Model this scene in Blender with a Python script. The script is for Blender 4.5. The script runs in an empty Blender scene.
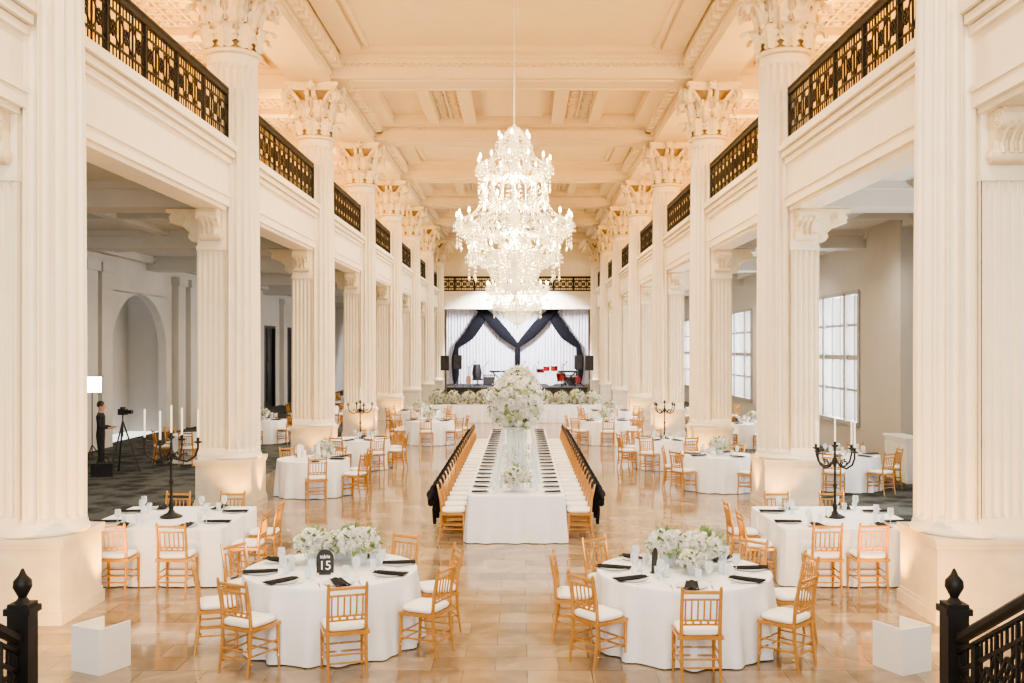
import bpy, math, random
from mathutils import Vector, Matrix
random.seed(7)
pi=math.pi
COL=bpy.context.scene.collection
sin,cos=math.sin,math.cos

# ------------------------------------------------------------------ mesh builder
class B:
    def __init__(s): s.v=[];s.f=[];s.m=[];s.mi=0
    def add(s,vs,fs):
        o=len(s.v); s.v+= [tuple(q) for q in vs]
        for f in fs: s.f.append(tuple(i+o for i in f)); s.m.append(s.mi)
    def box(s,x0,x1,y0,y1,z0,z1):
        s.add([(x0,y0,z0),(x1,y0,z0),(x1,y1,z0),(x0,y1,z0),(x0,y0,z1),(x1,y0,z1),(x1,y1,z1),(x0,y1,z1)],
              [(0,3,2,1),(4,5,6,7),(0,1,5,4),(1,2,6,5),(2,3,7,6),(3,0,4,7)])
    def tube(s,pts,r,n=6,cap=True):
        P=[Vector(p) for p in pts]; k=len(P)
        rs=r if isinstance(r,(list,tuple)) else [r]*k
        ref=None; vs=[]
        for i in range(k):
            t=(P[min(i+1,k-1)]-P[max(i-1,0)])
            if t.length<1e-9: t=Vector((0,0,1))
            t.normalize()
            if ref is None:
                ref=Vector((1,0,0)) if abs(t.x)<.8 else Vector((0,1,0))
            a=ref-t*ref.dot(t)
            if a.length<1e-6: a=Vector((0,1,0))-t*t.y
            a.normalize(); b=t.cross(a); ref=a
            for j in range(n):
                q=2*pi*(j+.5)/n
                vs.append(P[i]+a*(rs[i]*cos(q))+b*(rs[i]*sin(q)))
        fs=[]
        for i in range(k-1):
            for j in range(n):
                fs.append((i*n+j,i*n+(j+1)%n,(i+1)*n+(j+1)%n,(i+1)*n+j))
        if cap:
            fs.append(tuple(range(n-1,-1,-1))); fs.append(tuple((k-1)*n+j for j in range(n)))
        s.add(vs,fs)
    def cyl(s,p0,p1,r0,r1=None,n=8): s.tube([p0,p1],[r0,r0 if r1 is None else r1],n)
    def bar(s,p0,p1,w): s.tube([p0,p1],w*.7,4)
    def lathe(s,prof,n=24,c=(0,0,0),cap=True,T=None):
        vs=[];k=len(prof)
        for (r,z) in prof:
            for j in range(n):
                q=2*pi*j/n; p=(c[0]+r*cos(q),c[1]+r*sin(q),c[2]+z)
                vs.append(T@Vector(p) if T else p)
        fs=[]
        for i in range(k-1):
            for j in range(n): fs.append((i*n+j,i*n+(j+1)%n,(i+1)*n+(j+1)%n,(i+1)*n+j))
        if cap:
            fs.append(tuple(range(n-1,-1,-1))); fs.append(tuple((k-1)*n+j for j in range(n)))
        s.add(vs,fs)
    def octa(s,c,r,h):
        x,y,z=c
        s.add([(x+r,y,z),(x,y+r,z),(x-r,y,z),(x,y-r,z),(x,y,z+h),(x,y,z-h)],
              [(0,1,4),(1,2,4),(2,3,4),(3,0,4),(1,0,5),(2,1,5),(3,2,5),(0,3,5)])
    def extr(s,poly,T,u0,u1):
        n=len(poly)
        vs=[T(u0,d,z) for d,z in poly]+[T(u1,d,z) for d,z in poly]
        fs=[tuple(range(n)),tuple(range(2*n-1,n-1,-1))]+[(i,i+n,(i+1)%n+n,(i+1)%n) for i in range(n)]
        s.add(vs,fs)
    def sphere(s,c,r,n=10,m=6,sz=1):
        prof=[(max(r*sin(pi*i/m),.0005),-r*sz*cos(pi*i/m)) for i in range(m+1)]
        s.lathe(prof,n,c)
    def mesh(s,name,mats,smooth=False,ang=40):
        me=bpy.data.meshes.new(name); me.from_pydata(s.v,[],s.f)
        if not isinstance(mats,(list,tuple)): mats=[mats]
        for m in mats: me.materials.append(m)
        if len(mats)>1: me.polygons.foreach_set('material_index',s.m)
        if smooth:
            me.polygons.foreach_set('use_smooth',[True]*len(me.polygons))
            try: me.set_sharp_from_angle(angle=math.radians(ang))
            except Exception: pass
        me.update(); return me

# ------------------------------------------------------------------ materials
def mat(name,col,rough=.5,metal=0,var=.06,nscale=6,bump=0,bscale=60,emit=None,es=0,spec=.5,sheen=0):
    m=bpy.data.materials.new(name); m.use_nodes=True; nt=m.node_tree; N=nt.nodes; L=nt.links
    p=N['Principled BSDF']; tc=N.new('ShaderNodeTexCoord'); nz=N.new('ShaderNodeTexNoise')
    nz.inputs['Scale'].default_value=nscale; nz.inputs['Detail'].default_value=4
    L.new(tc.outputs['Object'],nz.inputs['Vector'])
    cr=N.new('ShaderNodeValToRGB')
    cr.color_ramp.elements[0].position=.3; cr.color_ramp.elements[1].position=.7
    cr.color_ramp.elements[0].color=(*[c*(1-var) for c in col],1)
    cr.color_ramp.elements[1].color=(*[min(1,c*(1+var)) for c in col],1)
    L.new(nz.outputs['Fac'],cr.inputs['Fac']); L.new(cr.outputs['Color'],p.inputs['Base Color'])
    p.inputs['Roughness'].default_value=rough; p.inputs['Metallic'].default_value=metal
    p.inputs['Specular IOR Level'].default_value=spec
    if sheen: p.inputs['Sheen Weight'].default_value=sheen
    if bump:
        n2=N.new('ShaderNodeTexNoise'); n2.inputs['Scale'].default_value=bscale
        L.new(tc.outputs['Object'],n2.inputs['Vector'])
        bp=N.new('ShaderNodeBump'); bp.inputs['Strength'].default_value=bump; bp.inputs['Distance'].default_value=.02
        L.new(n2.outputs['Fac'],bp.inputs['Height']); L.new(bp.outputs['Normal'],p.inputs['Normal'])
    if emit:
        p.inputs['Emission Color'].default_value=(*emit,1); p.inputs['Emission Strength'].default_value=es
    return m
def glassmat(name,col,tr=.75,rough=.05):
    m=bpy.data.materials.new(name); m.use_nodes=True; nt=m.node_tree; N=nt.nodes; L=nt.links
    N.remove(N['Principled BSDF']); o=N['Material Output']
    t=N.new('ShaderNodeBsdfTransparent'); t.inputs[0].default_value=(*col,1)
    g=N.new('ShaderNodeBsdfPrincipled'); g.inputs['Base Color'].default_value=(*col,1); g.inputs['Roughness'].default_value=rough
    lw=N.new('ShaderNodeLayerWeight'); lw.inputs[0].default_value=.4
    mr=N.new('ShaderNodeMapRange'); mr.inputs[3].default_value=1-tr; mr.inputs[4].default_value=.95
    L.new(lw.outputs['Facing'],mr.inputs[0])
    mx=N.new('ShaderNodeMixShader'); L.new(mr.outputs[0],mx.inputs[0]); L.new(t.outputs[0],mx.inputs[1]); L.new(g.outputs[0],mx.inputs[2])
    L.new(mx.outputs[0],o.inputs[0]); return m

cream=mat('cream_plaster',(.87,.765,.59),.5,var=.03,nscale=3,bump=.08,bscale=40)
creamc=mat('carved_plaster',(.83,.69,.46),.6,var=.08,nscale=8,bump=.1,bscale=30)
bell_shade=mat('carved_plaster_painted_shade',(.45,.31,.14),.7,var=.15,nscale=8)  # dark gold capital bell: shade between the leaves painted into the colour
ceilm=mat('ceiling_plaster',(.74,.60,.385),.7,var=.03,nscale=2)
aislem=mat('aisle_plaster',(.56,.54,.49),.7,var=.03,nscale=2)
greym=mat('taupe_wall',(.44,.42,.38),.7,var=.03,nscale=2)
stonem=mat('pedestal_limestone',(.62,.54,.42),.3,var=.08,nscale=5,bump=.05)
goldorn=mat('gilded_ornament',(.55,.32,.08),.5,var=.3,nscale=14,bump=.6,bscale=25)
blackmetal=mat('wrought_iron',(.010,.0085,.008),.5,.1,var=.2,spec=.3)
chairgold=mat('gold_lacquered_wood',(.53,.265,.07),.22,.3,var=.12,nscale=12)
cush=mat('ivory_cushion',(.86,.82,.75),.8,var=.02,bump=.1,bscale=80)
clothw=mat('white_linen',(.84,.84,.85),.85,var=.02,bump=.12,bscale=180)
clothb=mat('black_linen',(.008,.008,.010),.8,var=.2,bump=.2,bscale=90,spec=.25)
platem=mat('white_porcelain',(.8,.8,.79),.15,var=.01)
silver=mat('silver_cutlery',(.75,.74,.72),.2,1,var=.05)
glass=glassmat('clear_glass',(.93,.96,.97),.7)
acryl=glassmat('clear_acrylic',(.88,.92,.93),.6)
crystal=mat('cut_crystal_painted_sparkle',(.90,.80,.62),.1,.0,var=.3,nscale=40,emit=(1,.78,.44),es=.6,spec=1)  # faint warm emission stands in for sparkle; the crystal is no lamp
bulbm=mat('lamp_bulb',(1,.95,.85),.4,var=0,emit=(1,.76,.38),es=22)
petal=mat('white_petals',(.82,.80,.71),.7,var=.12,nscale=30)
petalg=mat('pale_green_petals',(.58,.62,.34),.7,var=.1,nscale=20)
corem=mat('foliage_core',(.26,.30,.14),.8,var=.3,nscale=30)
leafm=mat('leaf_green',(.13,.21,.06),.55,var=.35,nscale=25)
waxm=mat('candle_wax',(.9,.88,.82),.5,var=.02)
drapew=mat('white_drape',(.84,.83,.90),.8,var=.04,nscale=3)
drapeb=mat('black_drape',(.008,.008,.012),.75,var=.2,spec=.2)
dark=mat('black_plastic',(.015,.015,.017),.45,var=.2)
stagem=mat('stage_black_cloth',(.03,.028,.03),.7,var=.2)
chrome=mat('chrome',(.7,.7,.72),.15,1,var=.03)
redm=mat('red_drum_shell',(.30,.02,.02),.25,var=.1)
woodm=mat('brown_wood',(.25,.13,.06),.4,var=.2,nscale=12)
skinm=mat('skin',(.52,.30,.20),.55,var=.04)
hairm=mat('dark_hair',(.03,.02,.015),.6,var=.3)
blkshirt=mat('black_clothing',(.015,.015,.018),.8,var=.2)
winm=mat('window_frame_paint',(.30,.29,.28),.5,var=.03)
artm=mat('picture_canvas',(.12,.12,.12),.6,var=.6,nscale=4)
whitebox=mat('white_painted_wood',(.78,.77,.74),.4,var=.01)
softm=mat('softbox_diffuser',(1,1,1),.5,var=0,emit=(1,.95,.85),es=12)
letter=mat('white_lettering',(.95,.95,.95),.5,var=0)

def tilemat():
    m=bpy.data.materials.new('marble_tile_floor'); m.use_nodes=True; nt=m.node_tree; N=nt.nodes; L=nt.links
    p=N['Principled BSDF']; tc=N.new('ShaderNodeTexCoord'); br=N.new('ShaderNodeTexBrick')
    br.inputs['Scale'].default_value=1; br.offset=.5; br.inputs['Brick Width'].default_value=.62; br.inputs['Row Height'].default_value=.42
    br.inputs['Mortar Size'].default_value=.004
    br.inputs['Color1'].default_value=(.23,.165,.105,1); br.inputs['Color2'].default_value=(.40,.31,.215,1); br.inputs['Mortar'].default_value=(.14,.10,.07,1)
    L.new(tc.outputs['Object'],br.inputs['Vector'])
    nz=N.new('ShaderNodeTexNoise'); nz.inputs['Scale'].default_value=1.6; nz.inputs['Detail'].default_value=8; nz.inputs['Distortion'].default_value=1.5
    L.new(tc.outputs['Object'],nz.inputs['Vector'])
    cr=N.new('ShaderNodeValToRGB'); cr.color_ramp.elements[0].position=.35; cr.color_ramp.elements[1].position=.7
    cr.color_ramp.elements[0].color=(.72,.69,.64,1); cr.color_ramp.elements[1].color=(1.15,1.13,1.1,1)
    L.new(nz.outputs['Fac'],cr.inputs['Fac'])
    mx=N.new('ShaderNodeMix'); mx.data_type='RGBA'; mx.blend_type='MULTIPLY'; mx.inputs[0].default_value=1
    L.new(br.outputs['Color'],mx.inputs[6]); L.new(cr.outputs['Color'],mx.inputs[7]); L.new(mx.outputs[2],p.inputs['Base Color'])
    p.inputs['Roughness'].default_value=.09; p.inputs['Specular IOR Level'].default_value=.8
    return m
tile=tilemat()
def carpetmat():
    m=bpy.data.materials.new('patterned_carpet'); m.use_nodes=True; nt=m.node_tree; N=nt.nodes; L=nt.links
    p=N['Principled BSDF']; tc=N.new('ShaderNodeTexCoord'); v=N.new('ShaderNodeTexVoronoi'); v.inputs['Scale'].default_value=1.8
    nz=N.new('ShaderNodeTexNoise'); nz.inputs['Scale'].default_value=3; nz.inputs['Detail'].default_value=6; nz.inputs['Distortion'].default_value=2.5
    L.new(tc.outputs['Object'],v.inputs['Vector']); L.new(tc.outputs['Object'],nz.inputs['Vector'])
    mx=N.new('ShaderNodeMath'); mx.operation='MULTIPLY'; L.new(v.outputs['Distance'],mx.inputs[0]); L.new(nz.outputs['Fac'],mx.inputs[1])
    cr=N.new('ShaderNodeValToRGB'); cr.color_ramp.elements[0].position=.12; cr.color_ramp.elements[1].position=.34
    cr.color_ramp.elements[0].color=(.035,.038,.038,1); cr.color_ramp.elements[1].color=(.10,.105,.10,1)
    L.new(mx.outputs[0],cr.inputs['Fac']); L.new(cr.outputs['Color'],p.inputs['Base Color']); p.inputs['Roughness'].default_value=.95; p.inputs['Specular IOR Level'].default_value=.1
    return m
carpet=carpetmat()

# ------------------------------------------------------------------ object helpers
def link(o): COL.objects.link(o); return o
def struct(name,me,loc=(0,0,0)):
    o=link(bpy.data.objects.new(name,me)); o.location=loc; o['kind']='structure'; return o
def tag(o,label,cat,group=None):
    o['label']=label; o['category']=cat
    if group: o['group']=group
def single(name,label,cat,me,loc=(0,0,0),rz=0,group=None,kind=None):
    o=link(bpy.data.objects.new(name,me)); o.location=loc; o.rotation_euler=(0,0,rz); tag(o,label,cat,group)
    if kind: o['kind']=kind
    return o
def inst(name,label,cat,parts,loc=(0,0,0),rz=0,group=None,scale=1):
    r=link(bpy.data.objects.new(name,None)); r.empty_display_size=.1
    r.location=loc; r.rotation_euler=(0,0,rz); r.scale=(scale,)*3; tag(r,label,cat,group)
    os=[]
    for p in parts:
        o=bpy.data.objects.new(p[0],p[1]); o.parent=os[p[3]] if len(p)>3 and p[3] is not None else r
        if len(p)>2 and p[2] is not None: o.matrix_local=p[2]
        if len(p)>4: o['label']=p[4]
        if p[0] in('blossoms','leaves','crystal_drops','lattice'): o['kind']='stuff'
        link(o); os.append(o)
    return r
Tr=Matrix.Translation
def Rz(a): return Matrix.Rotation(a,4,'Z')

# ------------------------------------------------------------------ room
P0,DP=11.8,7.95
YK=[P0+DP*k for k in range(8)]
YB=76; YF=-8; ZC=11.2; ZB=10.46; XC=5.47
b=B(); b.box(-6.05,6.05,YF,YB,-.1,0); struct('floor',b.mesh('floor',tile))
b=B(); b.box(-13.3,-6.05,YF,YB,-.1,0); struct('floor.001',b.mesh('floor_carpet',carpet))
b=B(); b.box(6.05,10.3,YF,YB,-.1,0); struct('floor.002',b.mesh('floor_carpet',carpet))
wins=[(14.8,19.4),(28.4,32.9),(35.0,39.5),(41.6,46.1),(48.2,52.7),(54.8,59.3)]
b=B(); y=YF
for (a,c) in wins:
    b.box(9.9,10.2,y,a,0,6.4); b.box(9.9,10.2,a,c,0,.95); b.box(9.9,10.2,a,c,4.75,6.4); y=c
b.box(9.9,10.2,y,YB,0,6.4)
b.box(9.55,9.9,24.4,26.8,0,6.4)
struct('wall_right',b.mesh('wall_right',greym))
for i,(a,c) in enumerate(wins):
    b=B(); w=c-a
    b.box(9.78,10.05,a-.1,c+.1,.88,1.0); b.box(9.86,10.1,a,c,4.68,4.8)
    for yy in (a,a+w*.27,a+w*.73,c): b.box(9.86,10.08,yy-.09,yy+.09,.95,4.75)
    for z in (1.9,2.85,3.8): b.box(9.95,10.02,a,c,z-.035,z+.035)
    for yy in (a+w*.135,a+w*.42,a+w*.58,a+w*.865): b.box(9.96,10.01,yy-.03,yy+.03,.95,4.75)
    b.box(9.93,10.04,a,c,2.78,2.92)
    struct('window_%d'%(i+1),b.mesh('window',winm))
b=B(); X=-13.0; y=YF
ops=[(32.2,37.2,0,5.0),(40.6,42.4,0,4.3),(51.0,53.6,0,4.3),(56.5,58.5,0,4.3)]
for (a,c,z0,z1) in ops:
    b.box(X-.3,X,y,a,0,6.4); b.box(X-.3,X,a,c,z1,6.4); y=c
b.box(X-.3,X,y,YB,0,6.4)
a,c=32.2,37.2; cy=(a+c)/2; R=(c-a)/2; zs=5.0-R*.8
n=16
for i in range(n):
    q0=pi*i/n; q1=pi*(i+1)/n
    y0,z0=cy-R*cos(q0),zs+R*.8*sin(q0); y1,z1=cy-R*cos(q1),zs+R*.8*sin(q1)
    b.add([(X,y0,z0),(X,y1,z1),(X,y1,5.02),(X,y0,5.02),(X-.3,y0,z0),(X-.3,y1,z1)],[(0,1,2,3),(0,4,5,1)])
for yy in (30.2,31.3,38.2,39.6,43.4,50,55,60):
    b.box(X,X+.25,yy-.4,yy+.4,0,5.7); b.box(X,X+.32,yy-.48,yy+.48,5.5,5.8)
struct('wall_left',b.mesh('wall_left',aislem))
b=B(); b.box(X-1.6,X-1.5,31,60,0,6.4); b.box(X-1.6,X-.3,31.8,32.0,0,6.4); b.box(X-1.6,X-.3,37.4,37.6,0,6.4)
struct('wall_left_recess',b.mesh('wall_left_recess',greym))
for i,(a,c,z0,z1) in enumerate(ops[1:]):
    b=B(); b.box(X-.2,X-.12,a+.08,c-.08,0,4.2); b.box(X-.22,X+.04,a,a+.12,0,4.3); b.box(X-.22,X+.04,c-.12,c,0,4.3); b.box(X-.22,X+.04,a,c,4.18,4.3)
    m=(a+c)/2; b.box(X-.12,X-.08,m-.02,m+.02,0,4.2)
    for z in (.3,2.4):
        for s_ in (-1,1): b.box(X-.12,X-.09,m+s_*.45-.3,m+s_*.45+.3,z,z+1.6)
    struct('door_%d'%(i+1),b.mesh('door',dark))
b=B(); b.box(-13.3,10.2,YB,YB+.2,0,11.4); struct('wall_end',b.mesh('wall_end',ceilm))
b=B(); b.box(-10.3,-10,YF,YB,6.9,11); struct('wall_upper_left',b.mesh('wall_upper',creamc))
b=B(); b.box(10,10.3,YF,YB,6.9,11); struct('wall_upper_right',b.mesh('wall_upper',creamc))
b=B(); b.box(-6.2,6.2,YF,YB,ZC,ZC+.2); struct('ceiling',b.mesh('ceiling',ceilm))
b=B(); b.box(-10.3,-6,YF,YB,10.75,10.95); b.box(6,10.3,YF,YB,10.75,10.95); struct('ceiling.001',b.mesh('ceiling_upper',ceilm))
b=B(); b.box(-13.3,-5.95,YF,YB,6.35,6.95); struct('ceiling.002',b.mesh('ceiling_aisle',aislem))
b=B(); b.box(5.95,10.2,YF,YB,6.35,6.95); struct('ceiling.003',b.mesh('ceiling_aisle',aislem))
tn=[0]
def trim(me,loc=(0,0,0)):
    tn[0]+=1; return struct('trim_%d'%tn[0],me,loc)
for k in range(8):
    y=YK[k]
    for sx,xo in ((-1,13.0),(1,9.9)):
        b=B(); x0,x1=sorted((sx*5.95,sx*xo)); b.box(x0,x1,y-.45,y+.45,5.87,6.35); b.box(x0,x1,y-.6,y+.6,6.2,6.36)
        b.box(x0,x1,y+DP*.5-.15,y+DP*.5+.15,6.195,6.36)
        xm=(sx*5.95+sx*xo)/2; b.box(xm-.15,xm+.15,y+.5,y+DP-.5,6.205,6.36)
        for xx in (sx*6.1,sx*(xo-.15)): b.box(xx-.16,xx+.16,y+.5,y+DP-.5,6.1,6.36)
        trim(b.mesh('aisle_beam',aislem))
def fascia(y0,y1,sx):
    b=B()
    def bx(xa,xb,z0,z1):
        q=sorted((sx*xa,sx*xb)); b.box(q[0],q[1],y0,y1,z0,z1)
    bx(5.4,5.95,5.85,7.1); bx(5.36,5.4,5.85,6.05); bx(5.33,5.36,6.02,6.08); bx(5.34,5.4,6.68,6.78); bx(5.28,5.4,6.80,6.9); bx(5.22,5.95,6.92,7.02); bx(5.28,5.95,7.02,7.1)
    bx(5.43,5.92,5.78,5.85)
    return b.mesh('balcony_fascia',cream)
for sx in (-1,1):
    trim(fascia(4,P0-.5,sx))
    for k in range(8):
        y1=YK[k+1]-.5 if k<7 else 69.5
        trim(fascia(YK[k]+.5,y1,sx))
b=B(); b.box(-5.4,5.4,69.5,70.1,5.85,7.1); b.box(-5.4,5.4,69.4,69.5,6.85,7.02); b.box(-5.4,5.4,70.1,YB,6.5,6.95); trim(b.mesh('end_fascia',cream))
for sx in (-1,1):
    b=B()
    def bx(xa,xb,z0,z1,y0=YF,y1=YB):
        q=sorted((sx*xa,sx*xb)); b.box(q[0],q[1],y0,y1,z0,z1)
    bx(4.92,6.0,10.36,10.95); bx(4.86,4.92,10.55,10.62); bx(4.8,4.92,10.68,10.8); bx(4.6,4.92,10.8,10.9); bx(4.66,6.1,10.9,11.2)
    trim(b.mesh('cornice',ceilm))
    b=B()
    n=int((YB-8)/.5)
    for i in range(n):
        y=8+i*.5; q=sorted((sx*4.62,sx*4.8)); b.box(q[0],q[1],y,y+.24,10.66,10.8)
    trim(b.mesh('dentils',creamc))
for k in range(8):
    y=YK[k]
    b=B(); b.box(-4.95,4.95,y-.65,y+.65,ZB,ZC); b.box(-4.95,4.95,y-.79,y+.79,ZC-.22,ZC); b.box(-4.95,4.95,y-.71,y+.71,ZC-.345,ZC-.22)
    for s_ in (-1,1):
        b.box(-4.5,4.5,y+s_*.42-.04,y+s_*.42+.04,ZB-.04,ZB)
        b.box(s_*4.5-.04,s_*4.5+.04,y-.46,y+.46,ZB-.035,ZB)
        yy=y+s_*.66; b.box(-4.9,4.9,yy-.03,yy+.03,ZB+.001,ZB+.07)
        for i in range(49):
            x=-4.8+i*.2; b.box(x-.05,x+.05,y+s_*.68-.05,y+s_*.68+.05,ZC-.42,ZC-.35)
    for sx in (-1,1):
        x0,x1=sorted((sx*6.0,sx*10)); b.box(x0,x1,y-.5,y+.5,10.2,10.75); b.box(x0,x1,y-.62,y+.62,10.6,10.75)
        b.box(x0,x1,y+DP/2-.25,y+DP/2+.25,10.5,10.75)
    trim(b.mesh('ceiling_beam',ceilm))
def ornpanel(x0,x1,y0,y1,z):
    b=B(); b.mi=1; b.box(x0,x1,y0,y1,z-.05,z)
    cs=.42; nx=max(1,round((x1-x0)/cs)); ny=max(1,round((y1-y0)/cs)); dx=(x1-x0)/nx; dy=(y1-y0)/ny
    for i in range(nx):
        for j in range(ny):
            cx=x0+(i+.5)*dx; cy=y0+(j+.5)*dy; h=min(dx,dy)*.5
            b.mi=0
            for a_ in range(8):
                q=a_*pi/4; b.tube([(cx,cy,z-.07),(cx+h*.45*cos(q),cy+h*.45*sin(q),z-.12),(cx+h*.75*cos(q),cy+h*.75*sin(q),z-.06)],[.03,.05,.01],4)
            b.sphere((cx,cy,z-.1),.06,8,4)
    b.mi=0
    for i in range(nx+1): b.box(x0+i*dx-.03,x0+i*dx+.03,y0,y1,z-.14,z-.05)
    for j in range(ny+1): b.box(x0,x1,y0+j*dy-.03,y0+j*dy+.03,z-.137,z-.05)
    return b.mesh('ornament_panel',[ceilm,goldorn])
for k in range(-1,8):
    y0=P0+DP*k+.78; y1=y0+DP-1.56
    b=B()
    if k%2==0:
        for sx in (-1,1):
            b.box(sx*1.5-.22,sx*1.5+.22,y0+.49,y1-.49,ZC-.33,ZC+.02); b.box(sx*2.75-.18,sx*2.75+.18,y0+.49,y1-.49,ZC-.33,ZC+.02)
            b.box(sx*4.45-.3,sx*4.45+.3,y0+.49,y1-.49,ZC-.33,ZC+.02)
            trim(ornpanel(min(sx*1.72,sx*2.57),max(sx*1.72,sx*2.57),y0+.5,y1-.5,ZC))
        b.box(-4.7,4.7,y0,y0+.5,ZC-.34,ZC+.02); b.box(-4.7,4.7,y1-.5,y1,ZC-.34,ZC+.02)
        b.box(-1.0,1.0,y0+.9,y1-.9,ZC-.16,ZC); b.box(-.85,.85,y0+1.1,y1-1.1,ZC-.2,ZC-.16)
    else:
        b.box(-4.6,4.6,y0,y0+.35,ZC-.14,ZC+.02); b.box(-4.6,4.6,y1-.35,y1,ZC-.14,ZC+.02)
        for sx in (-1,1):
            b.box(sx*4.3-.3,sx*4.3+.3,y0+.34,y1-.34,ZC-.13,ZC+.02); b.box(sx*3.85-.06,sx*3.85+.06,y0+.4,y1-.4,ZC-.08,ZC+.02)
    trim(b.mesh('coffer_ribs',ceilm))
    for sx in (-1,1):
        x0,x1=sorted((sx*6.5,sx*8.2))
        trim(ornpanel(x0,x1,y0+.2,y0+2.7,10.77))
        trim(ornpanel(x0,x1,y0+3.6,y1-.3,10.77))
# ------------------------------------------------------------------ columns
def flstrip(b,T,u0,u1,n,z0,z1,dep=.05):
    w=(u1-u0)/n; pts=[]
    for i in range(n):
        a=u0+i*w; pts.append((a,0)); pts.append((a+w*.10,0))
        for t in (.12,.3,.5,.7,.88): pts.append((a+w*(.10+.80*t),-dep*sin(pi*t)**.7))
        pts.append((a+w*.90,0))
    pts.append((u1,0)); k=len(pts)
    vs=[T(u,d,z0) for u,d in pts]+[T(u,d,z1) for u,d in pts]
    b.add(vs,[(i,i+1,k+i+1,k+i) for i in range(k-1)])
b=B(); b.box(-.60,.545,-.585,.585,0,.14); b.box(-.58,.53,-.565,.565,.14,.19); b.box(-.56,.515,-.55,.55,.19,.86); b.box(-.59,.535,-.575,.575,.86,.91); b.box(-.6,.545,-.585,.585,.91,.97)
ped=b.mesh('pedestal',stonem)
b=B(); b.lathe([(.555,.97),(.575,.985),(.575,1.02),(.55,1.04),(.545,1.08)],48)
cbase=b.mesh('column_base',cream,True,60)
b=B()
nf=22; sub=8; rings=[(1.06,.535,0),(1.12,.535,0),(1.17,.535,1),(3.2,.535,1),(6,.52,1),(8.6,.485,1),(8.68,.485,0),(8.85,.485,0)]
vs=[];n=nf*sub
for z,r,fl in rings:
    for j in range(n):
        t=(j%sub)/sub; d=0
        if fl and t>0.1: d=.085*sin(pi*(t-.1)/.9)**.7
        q=2*pi*j/n; vs.append(((r-d)*cos(q),(r-d)*sin(q),z))
fs=[(i*n+j,i*n+(j+1)%n,(i+1)*n+(j+1)%n,(i+1)*n+j) for i in range(len(rings)-1) for j in range(n)]
b.add(vs,fs); shaft=b.mesh('shaft',cream)
b=B(); b.box(-.5,0,-.47,.47,.97,7.1)
b.box(-.52,.02,-.55,.55,.97,1.2); b.box(-.52,.02,-.54,.54,5.05,5.85)
for sy in (-1,1): flstrip(b,lambda u,d,z:(u,sy*(.55+d),z),-.5,.02,5,1.2,5.05,.06)
flstrip(b,lambda u,d,z:(-(.55+d),u,z),-.5,.5,8,1.2,5.05)
for sy in (-1,1):
    q=sorted((sy*.47,sy*.55)); b.box(.0,.02,q[0],q[1],1.2,5.05)
b.box(-.54,.03,-.57,.57,5.02,5.1)
pier=b.mesh('pilaster',cream)
prof=[(0,0),(.07,0),(.13,.03),(.15,.10),(.12,.17),(.13,.25),(.2,.32),(.3,.36),(.37,.42),(.385,.5),(.35,.57),(.42,.58),(.42,.66),(0,.66)]
def console(T,w):
    b=B(); b.extr(prof,T,-w/2,w/2)
    for (d,z,r) in ((.085,.085,.08),(.265,.46,.115)):
        for (dd,rr) in ((.025,r),(.04,r*.6),(.055,r*.3)):
            c0=T(-w/2-dd,d,z); c1=T(w/2+dd,d,z); b.cyl(c0,c1,rr,n=14)
    for i in range(-1,2):
        b.tube([T(i*w*.28,.17,.10),T(i*w*.28,.15,.22),T(i*w*.28,.23,.33),T(i*w*.28,.39,.42)],.03,5)
    return b.mesh('bracket',creamc,True,35)
br1=console(lambda u,d,z:(-.24+u,-(.56+d*1.0),5.2+z),.36)
br2=console(lambda u,d,z:(-.24+u,(.56+d*1.0),5.2+z),.36)
br3=console(lambda u,d,z:(-(.53+d*1.7),u,5.2+z),.5)
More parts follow.
